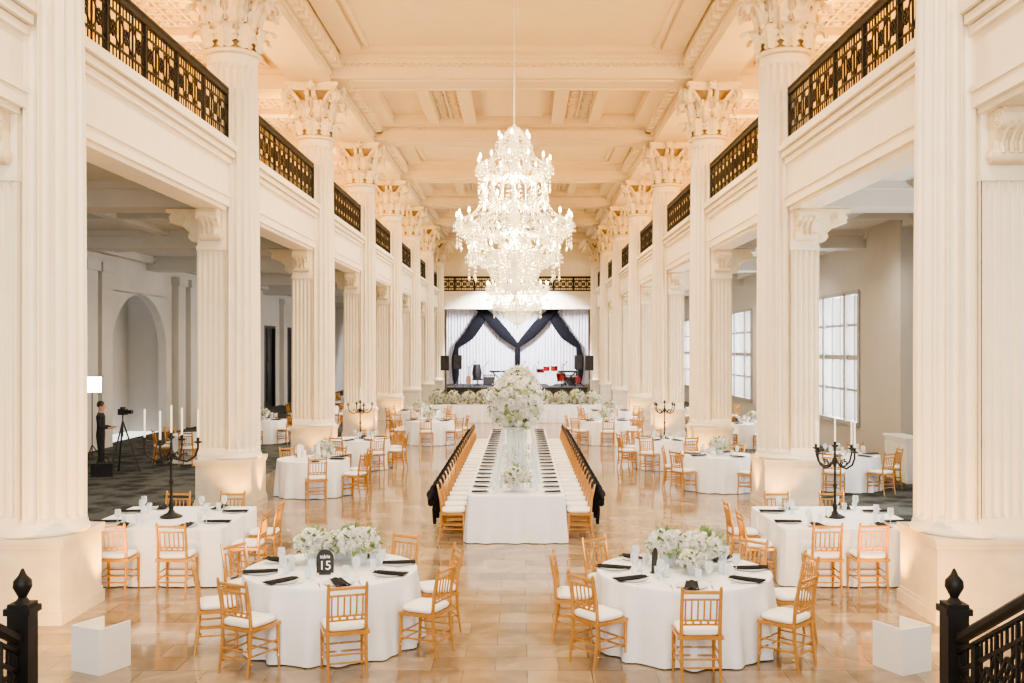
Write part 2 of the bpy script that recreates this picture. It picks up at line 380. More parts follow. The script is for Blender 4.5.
def capital():
    b=B()
    b.mi=0; b.lathe([(.46,0),(.50,.02),(.50,.07),(.46,.1)],32)
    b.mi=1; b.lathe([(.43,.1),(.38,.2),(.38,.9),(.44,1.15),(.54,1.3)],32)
    b.mi=0
    def leaf(a,z0,H,W,r0,out):
        nv=11; rows=[]
        for i in range(nv):
            v=i/(nv-1)
            if v<.7: z=z0+H*v/.7*.95; r=r0+out*.35*(v/.7)**3
            else:
                t=(v-.7)/.3; z=z0+H*(.95+.08*sin(pi*t)-.24*t*t); r=r0+out*(.35+.65*sin(t*pi/2))
            w=W*(.7+.4*sin(pi*min(1,v*1.1)))*(1 if v<.7 else 1-.6*((v-.7)/.3))*(1+.24*(1 if i%2 else -1))
            row=[]
            for u in (-1,-.5,0,.5,1):
                aa=a+u*w/max(r,.3); rr=r+.07*(1-abs(u))-.045*(abs(u)==.5)
                row.append((rr*cos(aa),rr*sin(aa),z))
            rows.append(row)
        vs=[p for r_ in rows for p in r_]
        b.add(vs,[(i*5+j,i*5+j+1,(i+1)*5+j+1,(i+1)*5+j) for i in range(nv-1) for j in range(4)])
    for i in range(8): leaf(i*pi/4,.1,.44,.15,.46,.26)
    for i in range(8): leaf(i*pi/4+pi/8,.25,.76,.13,.43,.32)
    for i in range(8): leaf(i*pi/4,.62,.48,.10,.42,.26)
    def vol(a,a1,r1,zc,R):
        pts=[(.42*cos(a1),.42*sin(a1),.75)]
        for i in range(6):
            t=i/5; rr=.44+(r1-.44)*t; aa=a1+(a-a1)*t; pts.append((rr*cos(aa),rr*sin(aa),.8+ (zc+R-.8)*t))
        for i in range(1,16):
            t=i/15; q=pi/2-t*3.2*pi; Rr=R*(1-.8*t)
            rr=r1+Rr*cos(q); pts.append((rr*cos(a),rr*sin(a),zc+Rr*sin(q)))
        b.tube(pts,[.03]+[.05]*6+[.055-.028*i/15 for i in range(15)],6)
    for i in range(4):
        a=pi/4+i*pi/2
        vol(a-.05,a-.35,.76,1.12,.18); vol(a+.05,a+.35,.76,1.12,.18)
        a=i*pi/2
        vol(a-.12,a-.3,.58,1.18,.09); vol(a+.12,a+.3,.58,1.18,.09)
        b.sphere((.66*cos(a),.66*sin(a),1.4),.11,8,5)
        for t in range(5):
            q=t*2*pi/5; b.sphere((.7*cos(a)-.09*sin(a)*cos(q),.7*sin(a)+.09*cos(a)*cos(q),1.4+.09*sin(q)),.05,6,4)
    out=[]
    for i in range(4):
        a0=pi/4+i*pi/2
        for j in range(9):
            t=j/9
            x0,y0=.86*cos(a0),.86*sin(a0); x1,y1=.86*cos(a0+pi/2),.86*sin(a0+pi/2)
            x=x0+(x1-x0)*t; y=y0+(y1-y0)*t; m=a0+pi/4; d=.0-.13*sin(pi*t)+.06
            out.append((x+cos(m)*d,y+sin(m)*d))
    n=len(out)
    for z0,z1,sc in ((1.3,1.4,.93),(1.4,1.5,1.0)):
        b.add([(x*sc,y*sc,z0) for x,y in out]+[(x*sc,y*sc,z1) for x,y in out],[tuple(range(n-1,-1,-1)),tuple(range(n,2*n))]+[(i,(i+1)%n,(i+1)%n+n,i+n) for i in range(n)])
    return b.mesh('capital',[creamc,bell_shade],True,45)
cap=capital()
capM=Tr((0,0,8.86))@Matrix.Diagonal((1.12,1.12,1,1))
colparts=[('pedestal',ped),('column_base',cbase),('shaft',shaft),('capital',cap,capM),('pilaster',pier),('bracket',br1),('bracket',br2),('bracket',br3)]
for k in range(8):
    for sx in (-1,1):
        inst('column','cream fluted column with carved leafy capital on a stone pedestal','column',colparts,(sx*XC,YK[k],0),0 if sx<0 else pi,'fluted columns lining the hall')
# ------------------------------------------------------------------ railings
def lattice(L,H0,H1,skew=0,cell=.46,wm=1.3):
    b=B(); n=round(L/cell); c=L/n
    def P(y,z): return (0,y,z+skew*y)
    def bar(p,q,w): b.bar(p,q,w*wm)
    for i in range(n+1):
        w=.02 if i%3 else .045
        bar(P(i*c,H0),P(i*c,H1),w)
    h=H1-H0
    for i in range(n):
        y0=i*c;y1=y0+c; zm0=H0+h*.22; zm1=H0+h*.80; ym=(y0+y1)/2; zm=(zm0+zm1)/2
        bar(P(y0,zm0),P(y1,zm1),.016); bar(P(y0,zm1),P(y1,zm0),.016)
        q=.11
        for (a_,c_) in (((ym-q,zm),(ym,zm+q)),((ym,zm+q),(ym+q,zm)),((ym+q,zm),(ym,zm-q)),((ym,zm-q),(ym-q,zm))): bar(P(*a_),P(*c_),.018)
        bar(P(ym,H0),P(ym,zm0),.014); bar(P(ym,zm1),P(ym,H1),.014)
        bar(P(y0+c*.25,H0),P(y0+c*.25,H1),.012); bar(P(y0+c*.75,H0),P(y0+c*.75,H1),.012)
    for z in (H0+h*.22,H0+h*.8): bar(P(0,z),P(L,z),.022)
    return b
Lr=DP-.96
lat=lattice(Lr,.08,.92).mesh('lattice',blackmetal)
b=B(); b.box(-.04,.04,0,Lr,.92,1.0); b.tube([(0,0,1.05),(0,Lr,1.05)],.045,8)
for i in range(8): b.box(-.01,.01,Lr*i/7-.01,Lr*i/7+.01,1.0,1.05)
trail=b.mesh('top_rail',blackmetal)
b=B(); b.box(-.03,.03,0,Lr,.03,.09)
for i in range(7): b.box(-.04,.04,Lr*(i+.5)/7-.03,Lr*(i+.5)/7+.03,0,.04)
brail=b.mesh('bottom_rail',blackmetal)
for k in range(7):
    for sx in (-1,1):
        inst('balcony_railing','black wrought iron balcony railing with diamond lattice','railing',[('lattice',lat),('top_rail',trail),('bottom_rail',brail)],(sx*5.45,YK[k]+.48,7.1),0,'iron balcony railings')
le=lattice(10.6,.08,.92,wm=3).mesh('lattice',blackmetal)
b=B(); b.box(-.04,.04,0,10.6,.92,1.05); te=b.mesh('top_rail',blackmetal); b=B(); b.box(-.03,.03,0,10.6,0,.09); be=b.mesh('bottom_rail',blackmetal)
inst('balcony_railing','black iron railing across the balcony above the stage','railing',[('lattice',le),('top_rail',te),('bottom_rail',be)],(5.3,69.7,7.1),pi/2,'iron balcony railings')
for sx in (-1,1):
    Ls=3.0; sk=-.55
    lt=lattice(Ls,-.75,-.12,sk,.3)
    b=B(); b.tube([(0,0,0),(0,Ls,sk*Ls)],.045,8); b.tube([(0,0,-.1),(0,Ls,sk*Ls-.1)],.022,6); hr=b.mesh('handrail',blackmetal,True)
    b=B(); b.tube([(0,0,-.76),(0,Ls,sk*Ls-.76)],.03,4); sb=b.mesh('bottom_rail',blackmetal)
    b=B()
    b.box(-.08,.08,Ls-.0,Ls+.16,-.92+sk*Ls,.26+sk*Ls)
    b.box(-.1,.1,Ls-.02,Ls+.18,.18+sk*Ls,.23+sk*Ls); b.box(-.1,.1,Ls-.02,Ls+.18,-.92+sk*Ls,-.75+sk*Ls)
    b.lathe([(.06,.26),(.03,.30),(.05,.34),(.07,.38),(.065,.43),(.03,.47),(.008,.52)],12,(0,Ls+.08,sk*Ls))
    nw=b.mesh('newel_post',blackmetal,True)
    inst('stair_railing','black iron stair handrail with ball-topped newel post','railing',[('lattice',lt.mesh('lattice',blackmetal)),('handrail',hr),('bottom_rail',sb),('newel_post',nw)],(sx*3.57,7.55-Ls,.92-sk*Ls),0,'iron stair railings')
b=B()
for i in range(9): b.box(-3.7,3.7,4.0,6.85-.31*i,.17*i,.17*(i+1))
b.box(-3.7,3.7,YF,4.0,0,1.53)
struct('floor_stairs',b.mesh('stairs',stonem))
# ------------------------------------------------------------------ chandelier
def chandelier():
    parts=[]
    b=B(); b.lathe([(.02,4.3),(.06,4.35),(.1,4.45),(.05,4.55),(.03,4.8),(.09,5.0),(.14,5.15),(.06,5.35),(.03,5.7),(.1,5.9),(.13,6.1),(.04,6.3),(.03,6.8),(.09,6.95),(.11,7.1),(.03,7.3),(.03,7.7),(.1,7.85),(.16,7.95),(.05,8.05),(.02,8.1)],16)
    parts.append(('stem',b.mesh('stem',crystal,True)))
    b=B()
    for i in range(60): b.octa((0,0,8.12+i*.052),.022,.032)
    b.cyl((0,0,8.1),(0,0,11.1),.012,n=5); b.lathe([(.18,11.05),(.16,11.12),(.05,11.2)],14)
    parts.append(('chain',b.mesh('chain',whitebox)))
    rings=[(7.72,.36,6),(7.2,.80,12),(6.55,.72,10),(5.95,1.27,18),(5.6,.9,10),(5.25,1.0,12)]
    cr=B(); rnd=random.Random(3)
    for (z,R,n) in rings:
        a_=B(); pts=[]
        for i in range(9):
            t=i/8; pts.append((.06+(R-.06)*t,0,z-.12-.24*sin(pi*t*.9)+.12*t*t))
        a_.tube(pts,.018,6); zz=pts[-1][2]
        a_.lathe([(.015,0),(.07,.02),(.075,.035),(.02,.05),(.02,.15),(.017,.16)],10,(R,0,zz))
        am=a_.mesh('arm',crystal,True)
        bb=B(); bb.lathe([(.012,0),(.03,.03),(.025,.08),(.003,.13)],8,(R,0,zz+.155)); bm_=bb.mesh('light_bulb',bulbm,True)
        for i in range(n):
            q=2*pi*i/n+z
            idx=len(parts); parts.append(('arm',am,Rz(q))); parts.append(('light_bulb',bm_,None,idx))
            x,y=R*cos(q),R*sin(q)
            for j in range(5): cr.octa((x,y,zz-.06-j*.085),.02,.036)
            cr.octa((x,y,zz-.5),.034,.075)
            for w in range(6):
                q2=q+2*pi*w/6; cr.octa((x+.08*cos(q2),y+.08*sin(q2),zz-.04),.016,.045)
                cr.octa((x+.08*cos(q2),y+.08*sin(q2),zz-.14),.014,.04)
            q3=q+2*pi/n
            for j in range(1,10):
                t=j/10; xx=x+(R*cos(q3)-x)*t; yy=y+(R*sin(q3)-y)*t
                cr.octa((xx,yy,zz-.02-.2*sin(pi*t)),.018,.026)
    def strand(p0,p1,sag,n,r=.017):
        for j in range(n):
            t=j/(n-1); x=p0[0]+(p1[0]-p0[0])*t; y=p0[1]+(p1[1]-p0[1])*t; z=p0[2]+(p1[2]-p0[2])*t-sag*sin(pi*t)
            cr.octa((x,y,z),r,.028)
    for (r0,z0,r1,z1,n,sg) in ((.12,8.0,.36,7.7,10,.05),(.2,7.9,.78,7.2,14,.2),(.65,7.05,.7,6.45,16,.0),(.5,6.8,1.25,5.95,24,.22),(.25,7.6,.25,7.1,10,0),(.45,6.4,.8,5.9,16,.1),(1.2,5.75,.65,4.95,30,.12),(.75,5.1,.08,4.4,24,.14),(1.0,5.2,1.0,4.95,26,0)):
        for i in range(n):
            q=2*pi*i/n; strand((r0*cos(q),r0*sin(q),z0),(r1*cos(q),r1*sin(q),z1),sg,17)
    for (R,z,n) in ((1.15,5.7,60),(.85,5.1,44),(.5,4.8,30),(.66,7.0,40),(.55,6.3,34),(.28,7.55,18),(.2,4.45,14),(.9,5.9,44)):
        for i in range(n):
            q=2*pi*i/n
            cr.octa((R*cos(q),R*sin(q),z),.02,.03); cr.octa((R*cos(q),R*sin(q),z-.08),.022,.055)
        rb=[(R*cos(2*pi*i/24),R*sin(2*pi*i/24),z+.04) for i in range(25)]; cr.tube(rb,.012,4)
    cr.octa((0,0,4.22),.05,.09)
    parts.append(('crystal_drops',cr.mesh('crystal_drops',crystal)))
    return parts
chp=chandelier()
inst('chandelier','large tiered crystal chandelier with candle bulbs and bead strands','chandelier',chp,(.1,22.1,0),0,'crystal chandeliers')
inst('chandelier','large tiered crystal chandelier with candle bulbs and bead strands','chandelier',chp,(.1,41.5,-.25),.3,'crystal chandeliers')
# ------------------------------------------------------------------ chairs (local: faces +Y)
def chairB():
    W=.195
    def leg(x,y,back):
        b=B()
        if back: b.tube([(x,y-.05,0),(x,y-.01,.25),(x,y,.44)],[.013,.018,.018],8)
        else: b.tube([(x,y+.015,0),(x,y,.25),(x,y,.44)],[.013,.018,.019],8)
        for z in (.12,.2,.3): b.lathe([(.013,-.008),(.022,0),(.013,.008)],8,(x,y,z))
        return b
    legs=[leg(-W,.19,0),leg(W,.19,0),leg(-W*.92,-.17,1),leg(W*.92,-.17,1)]
    s=B(); s.box(-W-.02,W+.02,-.19,.21,.42,.455)
    st=B()
    for z in (.16,.24):
        st.cyl((-W,.195,z),(W,.195,z),.010,n=6); st.cyl((-W*.92,-.19,z),(W*.92,-.19,z),.010,n=6)
        for sx in (-1,1): st.cyl((sx*W,.195,z+.03),(sx*W*.92,-.19,z+.03),.010,n=6)
    bk=B()
    for sx in (-1,1): bk.tube([(sx*W*.92,-.17,.44),(sx*W*.92,-.185,.65),(sx*W*.92,-.235,.90),(sx*W*.92,-.24,.925)],[.018,.018,.016,.01],8)
    def yb(z): return -.17-.065*((z-.44)/.48)**1.4
    for z,r in ((.56,.010),(.60,.010),(.80,.011),(.87,.018)):
        bk.cyl((-W*.92,yb(z),z),(W*.92,yb(z),z),r,n=6)
    for i in range(6):
        x=(-1+2*(i+.5)/6)*W*.9; bk.cyl((x,yb(.6),.60),(x,yb(.80),.80),.009,n=6)
    for i in range(5):
        x=(-1+2*(i+.5)/5)*W*.9; bk.sphere((x,yb(.58),.58),.014,6,4)
    c=B()
    n=28; rows=[]
    for (sc,z) in ((.90,.455),(1.0,.468),(1.02,.488),(.97,.508),(.6,.518)):
        for j in range(n):
            q=2*pi*j/n; cx=abs(cos(q))**.45*(1 if cos(q)>0 else -1); cy=abs(sin(q))**.45*(1 if sin(q)>0 else -1)
            rows.append((.205*sc*cx,.01+.195*sc*cy,z))
    c.add(rows,[(i*n+j,i*n+(j+1)%n,(i+1)*n+(j+1)%n,(i+1)*n+j) for i in range(4) for j in range(n)]+[tuple(range(n-1,-1,-1)),tuple(4*n+j for j in range(n))])
    return legs,s,st,bk,c
legs,sB,stB,bkB,cB=chairB()
chair=[('seat',sB.mesh('seat',chairgold)),('backrest',bkB.mesh('backrest',chairgold,True)),('cushion',cB.mesh('cushion',cush,True,60)),('stretchers',stB.mesh('stretchers',chairgold,True))]+[('leg',l.mesh('leg',chairgold,True)) for l in legs]
allb=B()
for l in legs+[sB,stB,bkB]: allb.add(l.v,l.f)
allb.mi=1; allb.add(cB.v,cB.f)
chair_far=allb.mesh('dining_chair',[chairgold,cush],True)
b=B(); rows=[]; nn=9
for (y,z,w) in ((-.195,.83,.13),(-.205,.90,.14),(-.235,.945,.15),(-.285,.90,.16),(-.285,.78,.14),(-.29,.66,.08),(-.31,.50,.11),(-.30,.36,.13),(-.29,.24,.15)):
    for j in range(nn):
        u=-1+2*j/(nn-1); rows.append((u*w,y-.018*cos(j*pi)*(1 if z<.8 else .2),z+(.03*abs(u) if z<.25 else 0)))
b.add(rows,[(i*nn+j,i*nn+j+1,(i+1)*nn+j+1,(i+1)*nn+j) for i in range(8) for j in range(nn-1)])
b.sphere((0,-.33,.66),.055,8,5)
for sx in (-1,1):
    b.tube([(0,-.33,.66),(sx*.12,-.37,.75),(sx*.2,-.36,.69),(sx*.12,-.35,.60),(0,-.33,.66)],[.02,.055,.035,.055,.02],6)
sash=b.mesh('sash',clothb,True,60)
CL='gold chiavari dining chair with ivory seat cushion'
def put_chair(x,y,face,near=True,sashed=False,group='gold chairs',label=None):
    rz=face-pi/2
    lb=label or CL
    if near:
        parts=list(chair)
        if sashed: parts.append(('sash',sash,None,None,'black knotted sash'))
        return inst('dining_chair',lb,'chair',parts,(x,y,0),rz,group)
    return single('dining_chair',lb,'chair',chair_far,(x,y,0),rz,group)
# ------------------------------------------------------------------ cloths/tables
def cloth(outline,seed,h=.76,drop=0.012,flare=.05,amp=.035,nf=16):
    rnd=random.Random(seed); n=len(outline); b=B()
    per=[0]
    for i in range(n): per.append(per[-1]+(Vector(outline[(i+1)%n])-Vector(outline[i])).length)
    Lp=per[-1]; ph=[rnd.uniform(0,6.28) for _ in range(3)]
    nrm=[]
    for i in range(n):
        t=Vector(outline[(i+1)%n])-Vector(outline[i-1]); t.normalize(); nrm.append(Vector((t.y,-t.x)))
    zs=[h,h-.006,h-.03,h-.12,h-.25,h-.4,h-.55,h-.68,drop]
    rows=[]
    for z in zs:
        t=(h-z)/h
        for i in range(n):
            a=2*pi*per[i]/Lp
            f=(sin(a*nf+ph[0]+1.2*sin(3*a+ph[1]))+.5*sin(a*round(nf*1.7)+ph[2]))
            d=.004*(z<h)+flare*t+amp*f*t**.8*(t>.05)
            x=outline[i][0]+nrm[i].x*d; y=outline[i][1]+nrm[i].y*d
            rows.append((x,y,z))
    b.add(rows,[(i*n+j,(i+1)*n+j,(i+1)*n+(j+1)%n,i*n+(j+1)%n) for i in range(len(zs)-1) for j in range(n)]+[tuple(range(n))])
    return b.mesh('tablecloth',clothw,True,50)
def circ(r,n=168): return [(r*cos(2*pi*i/n),r*sin(2*pi*i/n)) for i in range(n)]
def rrect(w,l,st=.03,r=.03):
    pts=[]
    def seg(x0,y0,x1,y1):
        k=max(2,int(math.hypot(x1-x0,y1-y0)/st))
        for i in range(k): pts.append((x0+(x1-x0)*i/k,y0+(y1-y0)*i/k))
    w/=2;l/=2
    seg(-w+r,-l,w-r,-l); seg(w,-l+r,w,l-r); seg(w-r,l,-w+r,l); seg(-w,l-r,-w,-l+r)
    return pts
def frameR(r):
    b=B(); b.lathe([(r-.03,.715),(r-.02,.72),(r-.02,.745),(r-.03,.75)],40); b.cyl((0,0,.05),(0,0,.72),.05,n=12)
    for i in range(4):
        q=i*pi/2+.4; b.tube([(0,0,.12),(.3*cos(q),.3*sin(q),.06),(.45*cos(q),.45*sin(q),.02)],.025,6)
    return b.mesh('table_frame',woodm)
def frameQ(w,l):
    b=B(); b.box(-w/2+.02,w/2-.02,-l/2+.02,l/2-.02,.715,.75)
    n=max(1,round(l/2))
    for i in range(n+1):
        y=-l/2+.15+(l-.3)*i/n
        for x in (-w/2+.12,w/2-.12): b.cyl((x,y,0),(x,y,.72),.02,n=6)
    return b.mesh('table_frame',woodm)
def table(parts_label,outline,fr,x,y,seed,grp='banquet tables',name='round_table',nf=16,amp=.036,flare=.045):
    inst(name,parts_label,'table',[('tablecloth',cloth(outline,seed,nf=nf,amp=amp,flare=flare)),('table_frame',fr)],(x,y,0),0,grp)
TOP=.762
b=B(); b.lathe([(.09,0),(.10,.004),(.155,.014),(.158,.018),(.10,.010),(.005,.010)],28); plate=b.mesh('dinner_plate',platem,True)
b=B(); rows=[]; nx,ny=7,13
for j in range(ny):
    for i in range(nx):
        u=-1+2*i/(nx-1); v=-1+2*j/(ny-1); rows.append((u*.075*(1-.25*(v+1)/2),v*.18,.022+.010*cos(u*pi*1.5)*(1-.3*v)+.004))
k=len(rows); rows2=[(x,y,.016) for x,y,z in rows]
b.add(rows+rows2,[(j*nx+i,j*nx+i+1,(j+1)*nx+i+1,(j+1)*nx+i) for j in range(ny-1) for i in range(nx-1)]+
      [(j*nx,(j+1)*nx,k+(j+1)*nx,k+j*nx) for j in range(ny-1)]+[(j*nx+nx-1,k+j*nx+nx-1,k+(j+1)*nx+nx-1,(j+1)*nx+nx-1) for j in range(ny-1)]+
      [(i,k+i,k+i+1,i+1) for i in range(nx-1)]+[((ny-1)*nx+i,(ny-1)*nx+i+1,k+(ny-1)*nx+i+1,k+(ny-1)*nx+i) for i in range(nx-1)])
napk=b.mesh('napkin',clothb,True,60)
b=B(); b.lathe([(.035,0),(.034,.003),(.006,.008),(.004,.085),(.018,.095),(.038,.12),(.043,.155),(.036,.21),(.0345,.21),(.041,.155),(.036,.122),(.004,.1)],16); wine=b.mesh('wine_glass',glass,True)
b=B(); b.lathe([(.028,0),(.032,.05),(.036,.12),(.034,.12),(.03,.05),(.005,.006)],14); tumb=b.mesh('water_glass',glass,True)
b=B(); b.box(-.004,.004,-.1,.02,0,.003); b.box(-.011,.011,.02,.04,0,.004)
for i in range(4): b.box(-.011+i*.0062,-.0085+i*.0062,.04,.09,0,.003)
fork=b.mesh('fork',silver)
b=B(); b.box(-.006,.006,-.1,0,0,.005); b.add([(-.007,0,0),(.007,0,0),(.010,.08,0),(-.002,.11,0),(-.007,0,.003),(.007,0,.003),(.010,.08,.003),(-.002,.11,.003)],[(0,3,2,1),(4,5,6,7),(0,1,5,4),(1,2,6,5),(2,3,7,6),(3,0,4,7)]); knife=b.mesh('table_knife',silver)
rs=random.Random(11)
def setting(x,y,outa,grp,cut=False,wines=2,ns=1):
    ox,oy=cos(outa),sin(outa); tx,ty=-oy,ox
    rz=outa+pi/2
    def at(o,t): return (x-ox*o+tx*t,y-oy*o+ty*t)
    px,py=at(.19,0)
    single('dinner_plate','white porcelain dinner plate on white tablecloth','plate',plate,(px,py,TOP),0,'dinner plates')
    o=single('napkin','black folded linen napkin laid across a plate','napkin',napk,(at(.18,0)[0],at(.18,0)[1],TOP),rz+rs.uniform(-.2,.2),'black napkins'); o.scale=(ns,ns,1)
    for i in range(wines):
        gx,gy=at(.40+.05*i,.20-.1*i)
        if i in(0,2): single('wine_glass','clear stemmed wine glass','glass',wine,(gx,gy,TOP),0,'wine glasses')
        else: single('water_glass','clear water tumbler','glass',tumb,(gx,gy,TOP),0,'water glasses')
    if cut:
        f=at(.17,-.2); k=at(.17,.2)
        single('fork','silver dinner fork beside a plate','fork',fork,(f[0],f[1],TOP),rz,'forks'); single('table_knife','silver table knife beside a plate','knife',knife,(k[0],k[1],TOP),rz,'table knives')
def blossom(b,c,nrm,r,rnd):
    z=Vector(nrm).normalized(); a=z.orthogonal().normalized(); d=z.cross(a)
    ph=rnd.uniform(0,6.28)
    n=10
    for (r0,r1,h0,h1,w) in ((.35,1.0,-.45,.15,.09),(.3,.74,-.3,.40,.09),(.2,.46,-.1,.56,.07),(.08,.2,0,.62,.05)):
        vs=[]
        for (rr,hh,ww) in ((r0,h0,0),((r0+r1)*.62,(h0+h1)*.4,w*.5),(r1,h1,w),(r1*.9,h1+.05,w)):
            for j in range(n):
                q=2*pi*j/n+ph; R=r*rr*(1+ww*(1 if j%2 else -1))
                vs.append(Vector(c)+a*(R*cos(q))+d*(R*sin(q))+z*(r*(hh+ww*.6*(j%2))))
        b.add(vs,[(i*n+j,i*n+(j+1)%n,(i+1)*n+(j+1)%n,(i+1)*n+j) for i in range(3) for j in range(n)])
        ph+=.35
def leafblade(b,c,dr,L,W):
    dr=Vector(dr).normalized(); s=dr.cross(Vector((0,0,1))); s=s.normalized() if s.length>.01 else Vector((1,0,0)); c=Vector(c)
    up=s.cross(dr)
    b.add([c,c+dr*L*.4+s*W+up*W*.3,c+dr*L,c+dr*L*.4-s*W+up*W*.3,c+dr*L*.5],[(0,1,4),(1,2,4),(2,3,4),(3,0,4)])
def bouquet(seed,rx,rz,n,r,cz=0,tiny=60,low=-.9,lf=40,lL=1.9):
    rnd=random.Random(seed); f=B(); l=B()
    for i in range(n):
        zc=low+(1-low)*(i+.5)/n; q=i*2.39996+rnd.uniform(-.2,.2); s=math.sqrt(max(0,1-zc*zc)); k=rnd.uniform(.84,1.08)
        d=Vector((s*cos(q),s*sin(q),zc)); f.mi=1 if rnd.random()<.06 else 0
        blossom(f,(d.x*rx*k,d.y*rx*k,cz+d.z*rz*k),d,r*rnd.uniform(.7,1.25),rnd)
    f.mi=0
    for i in range(tiny):
        zc=rnd.uniform(low,1); q=rnd.uniform(0,6.28); s=math.sqrt(max(0,1-zc*zc)); k=rnd.uniform(1.0,1.28)
        f.octa((s*cos(q)*rx*k,s*sin(q)*rx*k,cz+zc*rz*k),r*.2,r*.2)
    for i in range(lf):
        zc=rnd.uniform(low,1); q=rnd.uniform(0,6.28); s=math.sqrt(max(0,1-zc*zc)); k=.93
        leafblade(l,(s*cos(q)*rx*k,s*sin(q)*rx*k,cz+zc*rz*k),(s*cos(q),s*sin(q),zc+rnd.uniform(-.6,.6)),r*lL,r*.5)
    l.mi=1
    l.lathe([(max(.001,rx*.86*sin(pi*i/7)),cz-rz*.86*cos(pi*i/7)) for i in range(8)],14)
    return f.mesh('blossoms',[petal,petalg]),l.mesh('leaves',[leafm,corem])
lowfl=[bouquet(20+i,.18,.12,50,.046,cz=.20,tiny=90,low=-.5,lf=42,lL=2.1) for i in range(3)]
b=B(); b.lathe([(.06,0),(.07,.01),(.085,.13),(.08,.13),(.065,.015),(.005,.012)],18); vase=b.mesh('vase',acryl,True)
def lowflower(x,y,i,sc=1,z=TOP):
    inst('flower_arrangement','low arrangement of white roses and greenery in a clear vase','flowers',[('vase',vase),('blossoms',lowfl[i%3][0]),('leaves',lowfl[i%3][1])],(x,y,z),i*1.3,'low flower arrangements',sc)
bf,lf=bouquet(5,.45,.42,250,.066,cz=1.42,tiny=420,low=-.98,lf=90,lL=1.9)
b=B(); b.lathe([(.16,0),(.16,.02),(.02,.03)],20); b.lathe([(.14,.98),(.2,1.0),(.2,1.03),(.02,1.03)],20)
for i in range(10):
    q=2*pi*i/10; b.cyl((.13*cos(q),.13*sin(q),.02),(.13*cos(q),.13*sin(q),1.0),.012,n=6)
    for j in range(16): b.octa((.2*cos(q),.2*sin(q),.98-j*.055),.018,.028)
stand=b.mesh('stand',acryl)
def tallflower(x,y,sc=1):
    inst('tall_flower_arrangement','large round arrangement of white flowers on tall clear crystal stand','flowers',[('stand',stand),('blossoms',bf),('leaves',lf)],(x,y,TOP),x*3+y,'tall flower arrangements',sc)
def candelabra():
    parts=[]
    b=B(); b.lathe([(.13,0),(.14,.015),(.11,.03),(.05,.06),(.025,.1),(.035,.16),(.02,.2),(.016,.4),(.03,.44),(.016,.48),(.014,.7),(.03,.76),(.045,.8),(.02,.84),(.012,.95),(.02,1.0)],18)
    parts.append(('stem',b.mesh('stem',blackmetal,True)))
    a=B(); a.tube([(.02,0,.8),(.1,0,.72),(.2,0,.70),(.3,0,.76),(.34,0,.86),(.34,0,.93)],.013,6)
    a.tube([(.1,0,.72),(.14,0,.79),(.2,0,.8),(.2,0,.76)],.010,5)
    a.lathe([(.01,.92),(.05,.94),(.052,.95),(.018,.955),(.018,1.0)],12,(.34,0,0)); am=a.mesh('arm',blackmetal,True)
    c=B(); c.lathe([(.013,0),(.012,.34),(.002,.352)],8); cm=c.mesh('candle',waxm,True)
    c=B(); c.lathe([(.02,.98),(.05,1.0),(.05,1.01),(.018,1.02),(.018,1.06)],12); parts.append(('candle_cup',c.mesh('candle_cup',blackmetal,True)))
    parts.append(('candle',cm,Tr((0,0,1.05))))
    for i in range(4):
        q=i*pi/2+.25; idx=len(parts); parts.append(('arm',am,Rz(q))); parts.append(('candle',cm,Tr((.34,0,1.0)),idx))
    return parts
cand=candelabra()
def putcand(x,y,rz=0,sc=1.0):
    inst('candelabra','tall black iron candelabra with white taper candles','candelabra',cand,(x,y,TOP),rz,'black candelabras',sc)
def rtable(cx,cy,R,angs,seed,near=True,nset=8,a0=0,chr_r=None,cut=False,wines=2):
    table('round banquet table with floor-length white tablecloth',circ(R),frameR(R),cx,cy,seed,nf=15 if R>.8 else 12)
    cr=(chr_r or R+.26)
    for a in angs:
        q=math.radians(a); put_chair(cx+cr*cos(q),cy+cr*sin(q),q+pi+rs.uniform(-.06,.06),near,group='gold chairs at round tables')
    for i in range(nset):
        q=math.radians(angs[i%len(angs)]) if nset==len(angs) else 2*pi*i/nset+a0
        setting(cx+R*cos(q),cy+R*sin(q),q,'',cut,wines)
rtable(-1.79,10.7,.915,[-24,-73,-121,-163,152,108,62,18],1,cut=True,wines=2)
rtable(1.98,10.6,.915,[-93,-145,172,128,88,46,5,-40],2,cut=True,wines=2)
lowflower(-2.02,10.96,0,1.1); lowflower(-1.53,10.93,1,1.2); lowflower(-1.76,11.15,2,.95)
lowflower(1.85,10.85,1,1.15); lowflower(2.2,10.72,2,1.15); lowflower(2.05,10.42,0,.75)
def textmesh(s,size):
    cu=bpy.data.curves.new('txt','FONT'); cu.body=s; cu.size=size; cu.align_x='CENTER'; cu.align_y='CENTER'; cu.extrude=.001
    o=bpy.data.objects.new('txt',cu); COL.objects.link(o); bpy.context.view_layer.update()
    me=bpy.data.meshes.new_from_object(o.evaluated_get(bpy.context.evaluated_depsgraph_get())); bpy.data.objects.remove(o)
    me.materials.clear(); me.materials.append(letter); return me
